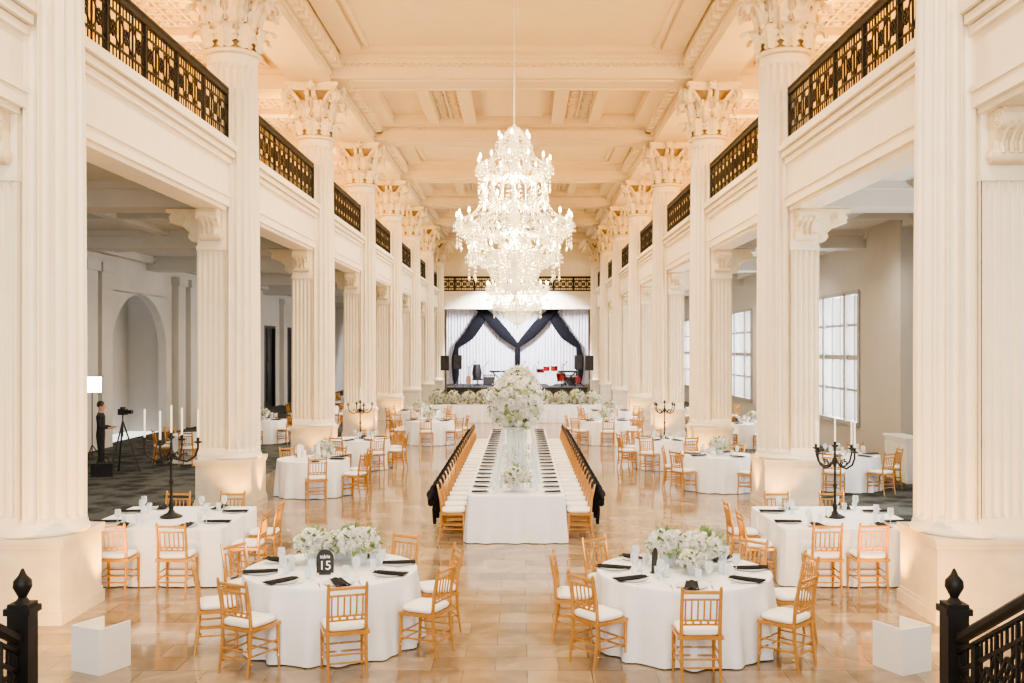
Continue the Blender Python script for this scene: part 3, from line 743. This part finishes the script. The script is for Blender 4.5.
def sign(x,y,rz,txt):
    b=B(); out=[(-.075,0),(.075,0),(.075,.13)]+[(.075*cos(pi*i/12),.13+.075*sin(pi*i/12)) for i in range(1,12)]+[(-.075,.13)]
    b.extr(out,lambda u,d,z:(d,u,z+.012),-.003,.003)
    body=b.mesh('sign_board',dark); b=B(); b.box(-.05,.05,-.025,.025,0,.014); base=b.mesh('sign_base',dark)
    parts=[('sign_board',body),('sign_base',base)]
    if txt:
        M=Matrix.Rotation(pi/2,4,'X')
        parts+=[('lettering',textmesh(txt,.11),Tr((0,-.006,.075))@M),('lettering',textmesh('table',.045),Tr((0,-.006,.155))@M)]
    inst('table_number_sign','black arched table number sign'+(' reading 15' if txt else ''),'sign',parts,(x,y,TOP),rz,'table number signs',1.2)
sign(-1.80,10.42,.05,'15'); sign(1.66,10.5,1.1,'')
b=B(); b.lathe([(.035,0),(.035,.13),(.032,.13),(.032,.01),(.003,.01)],12); b.lathe([(.025,.012),(.025,.07),(.003,.075)],10); votive=b.mesh('votive_candle',[glass],True)
for (x,y) in ((-2.2,10.62),(-1.3,10.85),(1.75,10.3),(2.35,10.45),(2.45,10.9)):
    single('votive_candle','small candle in a clear glass holder','candle',votive,(x,y,TOP),0,'votive candles')
for sx in (-1,1):
    cx=sx*4.62; cy=13.97; w=1.85
    table('square banquet table with floor-length white tablecloth',rrect(w,w),frameQ(w,w),cx,cy,5+sx,name='square_table',nf=18,amp=.02,flare=.03)
    for y in (13.52,14.37):
        put_chair(cx-sx*(w/2+.25),y,0 if sx>0 else pi,True,group='gold chairs at square tables')
        setting(cx-sx*w/2,y,pi if sx>0 else 0,'')
    for x in (.5,-.35) if sx<0 else (-.55,.1):
        put_chair(cx+x*.9-.0,cy-w/2-.25,pi/2,True,group='gold chairs at square tables')
    for x in (.42,-.42):
        setting(cx+x,cy-w/2,-pi/2,''); setting(cx+x,cy+w/2,pi/2,'')
        put_chair(cx+x,cy+w/2+.25,-pi/2,True,group='gold chairs at square tables')
    for y in (13.52,14.37): setting(cx+sx*w/2,y,0 if sx>0 else pi,'')
    putcand(cx+.02*sx,cy-.05,.3*sx,1.12 if sx<0 else 1.0)
LX,LY0,LY1=.17,15.95,28.9; LW=1.56; Ll=LY1-LY0
table('long banquet table with floor-length white tablecloth',rrect(LW,Ll,.05),frameQ(LW,Ll),LX,(LY0+LY1)/2,9,name='long_table',nf=70,amp=.022,flare=.05)
n=22
for i in range(n):
    y=LY0+.38+i*(Ll-.7)/(n-1)
    for sx in (-1,1):
        put_chair(LX+sx*(LW/2+.26),y,pi if sx>0 else 0,i<14,sashed=i<14,group='gold chairs along the long table',label='gold chiavari chair with ivory cushion and black sash')
        if i>=14:
            single('chair_sash','black knotted sash hung over a gold chair back','sash',sash,(LX+sx*(LW/2+.26),y,0),(pi if sx>0 else 0)-pi/2,'black sashes on far chairs')
        setting(LX+sx*LW/2,y,0 if sx>0 else pi,'',False,1 if i>12 else 2,.72)
tallflower(LX-.02,17.0); tallflower(LX,22.2); tallflower(LX,27)
lowflower(LX,16.42,0,1.2)
for i,y in enumerate((18.6,20.2,24,25.5)): lowflower(LX,y,i,1.0)
for y in (16.9,17.9,19.4,21.2,23.2):
    for sx in (-1,1): single('votive_candle','small candle in a clear glass holder','candle',votive,(LX+sx*.26,y,TOP),0,'votive candles')
rtable(-4.2,21.35,.76,[-75,-20,25,75,130],11,True,5)
rtable(4.65,22.1,.76,[-150,-60,165,110,60],12,True,5)
rtable(7.45,22.2,.76,[-120,-60,0,60,120,180],13,True,6)
rtable(-3.95,26.0,.76,[-60,-10,-110,40,90],14,True,5)
rtable(4.0,26.0,.76,[-120,-170,140,95,-65],15,True,5)
rtable(-2.75,32.6,.8,[-90,-35,15,60,150,200],16,False,6)
rtable(3.0,32.6,.8,[-90,-145,170,120,30,-30],17,False,6)
rtable(-8.3,33.0,.76,[-90,-30,30,90,150,210],18,False,6)
rtable(-8.0,40.5,.8,[-90,-30,30,90,150,210],19,False,6)
rtable(-8.6,27.5,.76,[-90,-30,30,90,150,210],20,False,0)
rtable(-3.6,37.6,.8,[-90,-30,30,150,210],21,False,5)
rtable(3.6,37.6,.8,[-90,-30,30,150,210],22,False,5)
rtable(7.6,31.5,.8,[-90,-30,30,90,150,210],23,False,6)
rtable(7.6,39.5,.8,[-90,-30,30,90,150,210],24,False,6)
rtable(-7.8,49,.8,[-90,-30,30,90,150,210],25,False,0)
putcand(-3.95,26.0,.2,.95); putcand(4.0,26.0,.5,.95)
for i,(x,y) in enumerate(((-4.0,21.6),(4.65,22.1),(-2.75,32.6),(3.0,32.6),(-3.6,37.6),(3.6,37.6),(7.6,31.5),(-8.3,33))): lowflower(x,y,i,1.1)
b=B(); b.lathe([(.045,0),(.045,.25),(.03,.24),(.003,.235)],14); b.cyl((0,0,.235),(0,0,.26),.003,n=5); pil=b.mesh('pillar_candle',waxm,True)
for (x,y,s_) in ((-4.5,21.3,1.2),(-4.35,21.1,.8),(-4.05,21.1,1.5),(-4.5,21.6,1)):
    o=single('pillar_candle','white wax pillar candle','candle',pil,(x,y,TOP),0,'pillar candles'); o.scale=(1,1,s_)
table('long head table draped in white linen',rrect(7.2,.9,.06),frameQ(7.2,.9),0,42.0,33,name='head_table',nf=50,amp=.02,flare=.03)
hf=[bouquet(60+i,.30,.31,66,.07,cz=.22,tiny=80,low=-.5,lf=80,lL=2.0) for i in range(2)]
for i in range(11):
    inst('flower_arrangement','mounded white and green flowers on the head table','flowers',[('blossoms',hf[i%2][0]),('leaves',hf[i%2][1])],(-3.25+i*.65,41.95,TOP+.0),i*.9,'head table flowers',1.0 if i%3 else 1.1)
# ------------------------------------------------------------------ stage
SH=.5
b=B(); b.box(-4.7,4.7,66.5,75.5,0,SH); b.box(-4.72,4.72,66.4,66.5,SH-.05,SH); single('stage','raised black stage platform','stage',b.mesh('stage',stagem))
def drapeplane(x0,x1,z0,z1,y,folds,amp):
    n=int(folds*8); vs=[]
    for z in (z0,z1):
        for i in range(n+1): vs.append((x0+(x1-x0)*i/n,y+amp*sin(2*pi*folds*i/n)+amp*.4*sin(2*pi*folds*.37*i/n),z))
    b=B(); b.add(vs,[(i,i+1,n+2+i,n+1+i) for i in range(n)]); return b
single('backdrop_curtain','white pleated backdrop curtain behind the stage','curtain',drapeplane(-5.2,5.2,SH+.005,6.4,73.0,46,.06).mesh('backdrop',drapew,True,180))
def swagB(b,pts,w):
    P=[]
    for i in range(len(pts)-1):
        for t in range(6):
            t/=6; P.append(Vector(pts[i]).lerp(Vector(pts[i+1]),t))
    P.append(Vector(pts[-1]))
    n=9; vs=[]
    for i,p in enumerate(P):
        t=(P[min(i+1,len(P)-1)]-P[max(i-1,0)]).normalized(); s=Vector((t.z,0,-t.x)); T=i/(len(P)-1)
        ww=w*(.45+.55*sin(pi*min(1,max(0,T))))
        for j in range(n):
            u=-1+2*j/(n-1); q=p+s*(u*ww); vs.append((q.x,p.y-.08*(j%2)-.1*(1-u*u),q.z))
    b.add(vs,[(i*n+j,i*n+j+1,(i+1)*n+j+1,(i+1)*n+j) for i in range(len(P)-1) for j in range(n-1)])
for sx in (-1,1):
    b=B()
    swagB(b,[(sx*2.3,72.5,6.4),(sx*2.7,72.5,5.3),(sx*3.5,72.5,4.1),(sx*4.4,72.5,3.3)],.42)
    swagB(b,[(sx*4.4,72.5,3.45),(sx*4.55,72.5,2.4),(sx*4.5,72.5,1.2),(sx*4.5,72.5,SH)],.28)
    single('stage_swag','black draped swag tied back at the side of the backdrop','curtain',b.mesh('drape',drapeb,True,180),(0,0,0),0,'black stage swags')
    b=B(); swagB(b,[(sx*3.2,72.3,6.4),(sx*2.0,72.3,5.3),(sx*1.0,72.3,4.2),(sx*.05,72.3,3.3)],.40)
    if sx>0: swagB(b,[(0,72.25,3.5),(0,72.25,2.9),(0,72.25,2.2),(0,72.25,SH)],.2)
    single('stage_swag','black draped swag falling to the centre knot on the backdrop','curtain',b.mesh('drape',drapeb,True,180),(0,0,0),0,'black stage swags')
def speaker(x,y,z0,h):
    b=B()
    for i in range(3):
        q=i*2*pi/3; b.tube([(0,0,.5),(.4*cos(q),.4*sin(q),0)],.02,5)
    b.cyl((0,0,.2),(0,0,h),.028,n=8); st=b.mesh('speaker_stand',dark)
    b=B(); b.add([(-.27,-.2,h),(.27,-.2,h),(.18,.2,h),(-.18,.2,h),(-.27,-.2,h+.95),(.27,-.2,h+.95),(.18,.2,h+.95),(-.18,.2,h+.95)],[(0,3,2,1),(4,5,6,7),(0,1,5,4),(1,2,6,5),(2,3,7,6),(3,0,4,7)])
    cab=b.mesh('cabinet',dark); b=B()
    for (zz,r) in ((h+.27,.18),(h+.68,.09)):
        T=Tr((0,-.205,zz))@Matrix.Rotation(pi/2,4,'X'); b.lathe([(r,0),(r,.012),(r*.8,.005),(r*.3,-.0),(.01,.01)],18,T=T)
    inst('loudspeaker','black loudspeaker on a tripod stand','speaker',[('speaker_stand',st),('cabinet',cab),('speaker_cone',b.mesh('speaker_cone',stagem),None,1)],(x,y,z0),0,'loudspeakers')
speaker(-4.6,63.6,0,1.7); speaker(4.6,63.6,0,1.7); speaker(-4.0,67.2,SH,1.2); speaker(4.1,67.2,SH,1.2)
def drum(r,h,c,tilt=0,axis='Z',m=redm):
    b=B(); T=Tr(c)@Matrix.Rotation(tilt,4,'X'); b.mi=0; b.lathe([(r,0),(r,h)],20,T=T,cap=False); b.mi=1
    for z in (0,h): b.lathe([(r+.012,z-.015),(r+.012,z+.015)],20,T=T,cap=False)
    b.mi=2; b.lathe([(.01,h),(r,h+.001)],20,T=T); b.lathe([(.01,0),(r,-.001)],20,T=T)
    return b.mesh('drum',[m,chrome,platem])
cym=B(); cym.lathe([(.26,0),(.1,.02),(.04,.03),(.03,.05),(.005,.055)],20,(0,0,.98)); cym.cyl((0,0,.1),(0,0,1.0),.014,n=6)
for i in range(3):
    q=i*2*pi/3; cym.cyl((0,0,.3),(.22*cos(q),.22*sin(q),.01),.01,n=5)
cymm=cym.mesh('cymbal',mat('brass_cymbal',(.7,.5,.2),.25,1))
inst('drum_kit','drum kit with cymbals on the stage','drum kit',[('bass_drum',drum(.3,.45,(0,.1,.315),pi/2)),('snare_drum',drum(.18,.16,(-.45,.4,.6))),('tom_drum',drum(.15,.2,(-.18,.05,.72),.2)),('tom_drum',drum(.16,.22,(.18,.05,.72),.2)),('floor_tom',drum(.22,.38,(.5,.35,.2))),('cymbal',cymm,Tr((-.65,.2,0))),('cymbal',cymm,Tr((.6,.0,0.0)))],(2.3,69.5,SH+.005),.0,None,1.5)
def keyb(x,y):
    b=B(); b.box(-.7,.7,-.18,.18,.95,1.08); b.mi=1; b.box(-.66,.66,-.17,-.02,1.08,1.09); b.mi=0
    for sx in (-1,1): b.bar((-.5*sx,-.1,0),(.5*sx,-.1,.95),.06); b.bar((-.5*sx,.1,0),(.5*sx,.1,.95),.06)
    single('keyboard','electronic keyboard on a crossed stand','keyboard',b.mesh('keyboard',[dark,platem]),(x,y,SH),.2,'keyboards')
keyb(-1.2,68.6); keyb(3.5,68.5)
def mic(x,y):
    b=B(); b.lathe([(.14,0),(.14,.02),(.02,.03)],14); b.cyl((0,0,.02),(0,0,1.35),.02,n=6); b.cyl((0,.1,1.3),(.3,-.4,1.65),.016,n=6); b.cyl((.29,-.38,1.64),(.34,-.5,1.7),.025,.035,8); b.sphere((.35,-.52,1.71),.045,8,5)
    single('microphone_stand','black boom microphone stand','microphone stand',b.mesh('microphone_stand',dark,True),(x,y,SH),0,'microphone stands')
for x,y in ((-2.3,67.6),(.2,67.5),(1.1,67.7),(3.0,67.4),(-3.2,67.7)): mic(x,y)
def guitar(x,y,mm):
    o=[]
    for i in range(28):
        q=2*pi*i/28; r=.19+.035*cos(2*q)-.02*cos(q*1)+.02*abs(sin(q)); o.append((r*1.0*sin(q),.44+r*1.3*cos(q)))
    b=B(); b.mi=0; b.extr(o,lambda u,d,z:(d,u,z),-.03,.03); b.mi=1; b.box(-.03,.03,-.035,-.005,.5,1.2); b.box(-.045,.045,-.03,-.005,1.2,1.38)
    b.bar((-.15,.05,0),(0,.05,.5),.02); b.bar((.15,.05,0),(0,.05,.5),.02); b.bar((0,.25,0),(0,.05,.5),.02)
    single('guitar','electric guitar resting upright on a floor stand','guitar',b.mesh('guitar',[mm,woodm]),(x,y,SH),.1,'guitars')
guitar(.7,68.9,redm); guitar(4.2,69.2,redm); guitar(-3.4,69,woodm)
def amp(x,y):
    b=B(); b.box(-.4,.4,-.15,.15,.02,.75); b.mi=1; b.box(-.35,.35,-.16,-.15,.06,.52); b.mi=2; b.box(-.35,.35,-.16,-.15,.58,.7)
    single('amplifier','black guitar amplifier with grille cloth','amplifier',b.mesh('amplifier',[dark,stagem,chrome]),(x,y,SH),0,'amplifiers')
amp(3.7,70.2); amp(-2.0,70.2); amp(.7,70.6)
b=B(); b.box(-.34,.34,-.28,.28,.4,.52); b.tube([(0,.26,.5),(0,.32,.9),(0,.34,1.5)],[.28,.36,.24],8); b.cyl((0,0,.1),(0,0,.4),.04)
for i in range(5):
    q=2*pi*i/5; b.cyl((0,0,.1),(.32*cos(q),.32*sin(q),.03),.025)
single('stage_chair','black upholstered swivel chair on the stage','chair',b.mesh('stage_chair',dark,True),(-2.75,68.8,SH),.2)
# ------------------------------------------------------------------ uplight boxes
lensm=mat('uplight_lens',(1,.8,.4),.3,var=0,emit=(1,.62,.18),es=10)
for sx in (-1,1):
    b=B(); w=.19;h=.44;t=.02
    b.box(-w,w,-w,w,0,t); b.box(-w,w,-w,-w+t,t,h); b.box(-w,-w+t,-w+t,w,t,h); b.box(w-t,w,-w+t,w,t,h)
    bx_=b.mesh('box_panel',whitebox); b=B(); b.box(-.1,.1,-.06,.1,t,.12); b.cyl((0,.02,.12),(0,.06,.2),.09,.11,14); can=b.mesh('lamp_housing',dark)
    b=B(); b.cyl((0,.058,.2),(0,.061,.207),.095,n=14); ln=b.mesh('lamp_lens',lensm)
    inst('uplight_box','white open box hiding a warm uplight','uplight',[('box_panel',bx_),('lamp_housing',can),('lamp_lens',ln,None,1)],(-3.86 if sx<0 else 3.98,9.75,0),sx*.45,'uplight boxes')
# ------------------------------------------------------------------ aisle objects
b=B(); b.box(-.22,.22,-.7,.7,.06,1.0); b.box(-.26,.24,-.74,.74,1.0,1.05)
for i in range(12): b.box(-.235,-.22,-.62+i*.108,-.56+i*.108,.16,.88)
b.box(-.2,.2,-.66,.66,0,.06)
single('radiator_cover','white slatted radiator cover against the wall','radiator cover',b.mesh('radiator_cover',whitebox),(9.35,23.6,0))
def picture(y,z,w,h,x=-12.96):
    b=B(); b.mi=0; b.box(x-.0,x+.05,y-w/2,y+w/2,z-h/2,z+h/2); b.mi=1; b.box(x+.05,x+.055,y-w/2+.06,y+w/2-.06,z-h/2+.06,z+h/2-.06)
    single('framed_picture','dark abstract picture in a thin black frame','picture',b.mesh('framed_picture',[dark,artm]),(0,0,0),0,'framed pictures')
picture(46,2.4,1.4,1.8); picture(48.5,2.4,1.4,1.8)
b=B()
for i in range(3):
    q=i*2*pi/3+.4; b.cyl((0,0,1.3),(.42*cos(q),.42*sin(q),0),.022,n=6)
b.cyl((0,0,.9),(0,0,1.45),.018,n=6); tp=b.mesh('tripod',dark)
b=B(); b.box(-.1,.1,-.07,.07,1.45,1.6); b.box(-.04,.04,-.05,.05,1.6,1.65); b.cyl((.1,0,1.53),(.28,0,1.53),.045,.055,12); cm_=b.mesh('camera_body',dark)
inst('video_camera','black video camera on a tripod','camera',[('tripod',tp),('camera_body',cm_)],(-9.75,25.0,0),-.3)
b=B()
for i in range(3):
    q=i*2*pi/3; b.cyl((0,0,.6),(.4*cos(q),.4*sin(q),0),.014,n=6)
b.cyl((0,0,.3),(0,0,2.0),.014,n=6); ls=b.mesh('light_stand',dark); b=B(); b.box(-.25,.25,0,.12,1.95,2.4); lh=b.mesh('lamp_housing',dark); b=B(); b.box(-.23,.23,-.012,0,1.97,2.38); lp=b.mesh('diffuser',softm)
inst('studio_light','lit video light on a black stand','lamp',[('light_stand',ls),('lamp_housing',lh),('diffuser',lp,None,1)],(-10.95,26.0,0),.3)
b=B(); b.box(-.25,.25,-.15,.15,0,.32); b.tube([(-.15,0,.32),(-.1,0,.44),(.1,0,.44),(.15,0,.32)],.015,5); single('equipment_bag','black equipment bag on the carpet','bag',b.mesh('equipment_bag',blkshirt),(-9.95,24.3,0),.2)
def person(loc,rz):
    J={};E=[];V=[];Rr=[]
    def v(n,p,r,par=None):
        J[n]=len(V); V.append(p); Rr.append(r)
        if par is not None: E.append((J[par],J[n]))
    v('pel',(0,0,.96),(.155,.115)); v('bel',(0,.01,1.1),(.14,.105),'pel'); v('ch',(0,.01,1.28),(.165,.115),'bel'); v('sh',(0,0,1.43),(.13,.09),'ch')
    v('nk',(0,.01,1.52),(.055,.055),'sh'); v('hd0',(0,.025,1.58),(.065,.075),'nk'); v('hd1',(0,.03,1.66),(.078,.098),'hd0'); v('hd2',(0,.02,1.74),(.06,.075),'hd1')
    for s,n in ((-1,'l'),(1,'r')):
        v('s'+n,(s*.19,0,1.42),(.062,.062),'sh')
        el=(s*.25,.02,1.15); wr=(s*.17,.25,1.12)
        v('e'+n,el,(.045,.045),'s'+n); v('w'+n,wr,(.028,.028),'e'+n); v('p'+n,(s*.15,.33,1.13),(.035,.02),'w'+n)
        for i in range(4):
            a=(s*.15+(i-1.5)*.019,.37,1.135); v('f%d'%i+n,a,(.010,.010),'p'+n); v('g%d'%i+n,(a[0],.41+.008*(1.5-abs(i-1.5)),1.115),(.008,.008),'f%d'%i+n)
        v('t'+n,(s*.15-s*.045,.33,1.14),(.011,.011),'p'+n); v('u'+n,(s*.15-s*.055,.37,1.13),(.009,.009),'t'+n)
        v('h'+n,(s*.09,0,.88),(.095,.1),'pel'); v('k'+n,(s*.11,.02,.5),(.062,.062),'h'+n); v('a'+n,(s*.12,-.01,.09),(.045,.045),'k'+n); v('o'+n,(s*.13,.15,.045),(.045,.035),'a'+n)
    me=bpy.data.meshes.new('body'); me.from_pydata(V,E,[]); o=bpy.data.objects.new('body_tmp',me); link(o)
    sk=o.modifiers.new('s','SKIN')
    for i,r in enumerate(Rr): me.skin_vertices[0].data[i].radius=r
    me.skin_vertices[0].data[0].use_root=True
    o.modifiers.new('u','SUBSURF').levels=1
    bpy.context.view_layer.update(); dg=bpy.context.evaluated_depsgraph_get()
    m2=bpy.data.meshes.new_from_object(o.evaluated_get(dg)); bpy.data.objects.remove(o)
    m2.materials.clear(); m2.materials.append(blkshirt); m2.materials.append(skinm)
    for p in m2.polygons:
        c=p.center; p.use_smooth=True
        p.material_index=1 if (c.z>1.50 or (c.y>.22 and c.z>.9)) else 0
    b=B(); b.lathe([(.085,-.04),(.092,.02),(.08,.07),(.04,.105),(.004,.115)],14,(0,.0,1.69)); hair=b.mesh('hair',hairm,True,80)
    b=B(); b.add([(-.012,.115,1.62),(.012,.115,1.62),(0,.145,1.625),(0,.115,1.665)],[(0,1,2),(1,3,2),(3,0,2)])
    for s in (-1,1): b.sphere((s*.03,.112,1.665),.009,6,4); b.sphere((s*.082,.01,1.65),.02,6,4)
    b.box(-.022,.022,.1,.118,1.59,1.598); face=b.mesh('face',skinm)
    r=link(bpy.data.objects.new('person',m2)); r.location=loc; r.rotation_euler=(0,0,rz); tag(r,'person in black clothing standing beside a camera tripod','person')
    for nm,m_ in (('hair',hair),('face',face)):
        q=bpy.data.objects.new(nm,m_); q.parent=r; link(q)
person((-10.35,25.1,0),-pi/2+.2)
# ------------------------------------------------------------------ lights
def light(t,loc,en,col=(1,1,1),rot=(0,0,0),**k):
    d=bpy.data.lights.new(t.lower(),t); d.energy=en; d.color=col
    for a,v_ in k.items(): setattr(d,a,v_)
    o=link(bpy.data.objects.new('lamp_'+t.lower(),d)); o.location=loc; o.rotation_euler=rot; return o
WARM=(1,.60,.20); NEU=(1,.89,.71); AMB=(1,.50,.08)
light('AREA',(0,-7.5,6),2500,(1,.98,.95),(pi/2,0,0),shape='RECTANGLE',size=10,size_y=8)  # added fill light behind the camera, no window built there
for (a,c) in wins[:]:
    light('AREA',(10.6,(a+c)/2,2.9),900,(.96,.98,1),(0,pi/2,0),shape='RECTANGLE',size=3.8,size_y=c-a)
for k in range(-1,8):
    yc=P0+DP*(k+.5)
    for sx in (-1,1):
        if k<5: light('AREA',(sx*4.72,yc,10.93),120,WARM,(0,sx*pi*.80,0),shape='RECTANGLE',size=.08,size_y=6)
        light('SPOT',(sx*2.2,yc,11.0),1500,NEU,(0,0,0),spot_size=2.4,spot_blend=.8,shadow_soft_size=.15)
        if k<6: light('POINT',(sx*7.4,yc,8.6),400,WARM,shadow_soft_size=.3)
        light('SPOT',(sx*8.0,yc,6.1),430,(1,.95,.87),(0,0,0),spot_size=2.6,spot_blend=.8,shadow_soft_size=.2)
# amber uplighting grazing the columns
for k in range(0,5):
    for sx in (-1,1):
        y=YK[k]+(.1 if k else .45)
        light('SPOT',(sx*4.76,y,.05),330,AMB,(pi,-sx*.12,0),spot_size=1.5,spot_blend=.7,shadow_soft_size=.05)
        if k: light('SPOT',(sx*5.2,YK[k]-.95,.05),120,AMB,(math.radians(180-12),0,0),spot_size=1.8,spot_blend=.7,shadow_soft_size=.05)
        if k in(1,2,3): light('POINT',(sx*6.5,YK[k]+1.3,9.7),260,AMB,shadow_soft_size=.15)
for y in (22.1,41.5):
    light('POINT',(.1,y,6.8),600,(1,.78,.46),shadow_soft_size=.25); light('POINT',(.1,y,5.5),450,(1,.78,.46),shadow_soft_size=.25)
light('SPOT',(0,66.5,6.3),7000,(.92,.92,1),(math.radians(50),0,0),spot_size=2.3,shadow_soft_size=.3)  # added spot to brighten the stage, has no fixture
for sx in (-1,1): light('SPOT',(-4.15 if sx<0 else 4.27,10.15,.12),260,AMB,(math.radians(118),0,-sx*.5),spot_size=2.2,spot_blend=.8,shadow_soft_size=.08)
w=bpy.data.worlds.new('world'); bpy.context.scene.world=w; w.use_nodes=True
w.node_tree.nodes['Background'].inputs[0].default_value=(1,.99,.97,1); w.node_tree.nodes['Background'].inputs[1].default_value=1.9
try:
    bpy.context.scene.view_settings.look='AgX - Medium High Contrast'
except Exception as e: print('look',e)
# ------------------------------------------------------------------ camera
cd=bpy.data.cameras.new('camera'); cd.lens=35; cd.sensor_width=36; cd.shift_x=-9/1024; cd.shift_y=6.5/1024; cd.clip_end=300
co=link(bpy.data.objects.new('camera',cd)); co.location=(.25,0,3.13); co.rotation_euler=(pi/2,0,0)
bpy.context.scene.camera=co
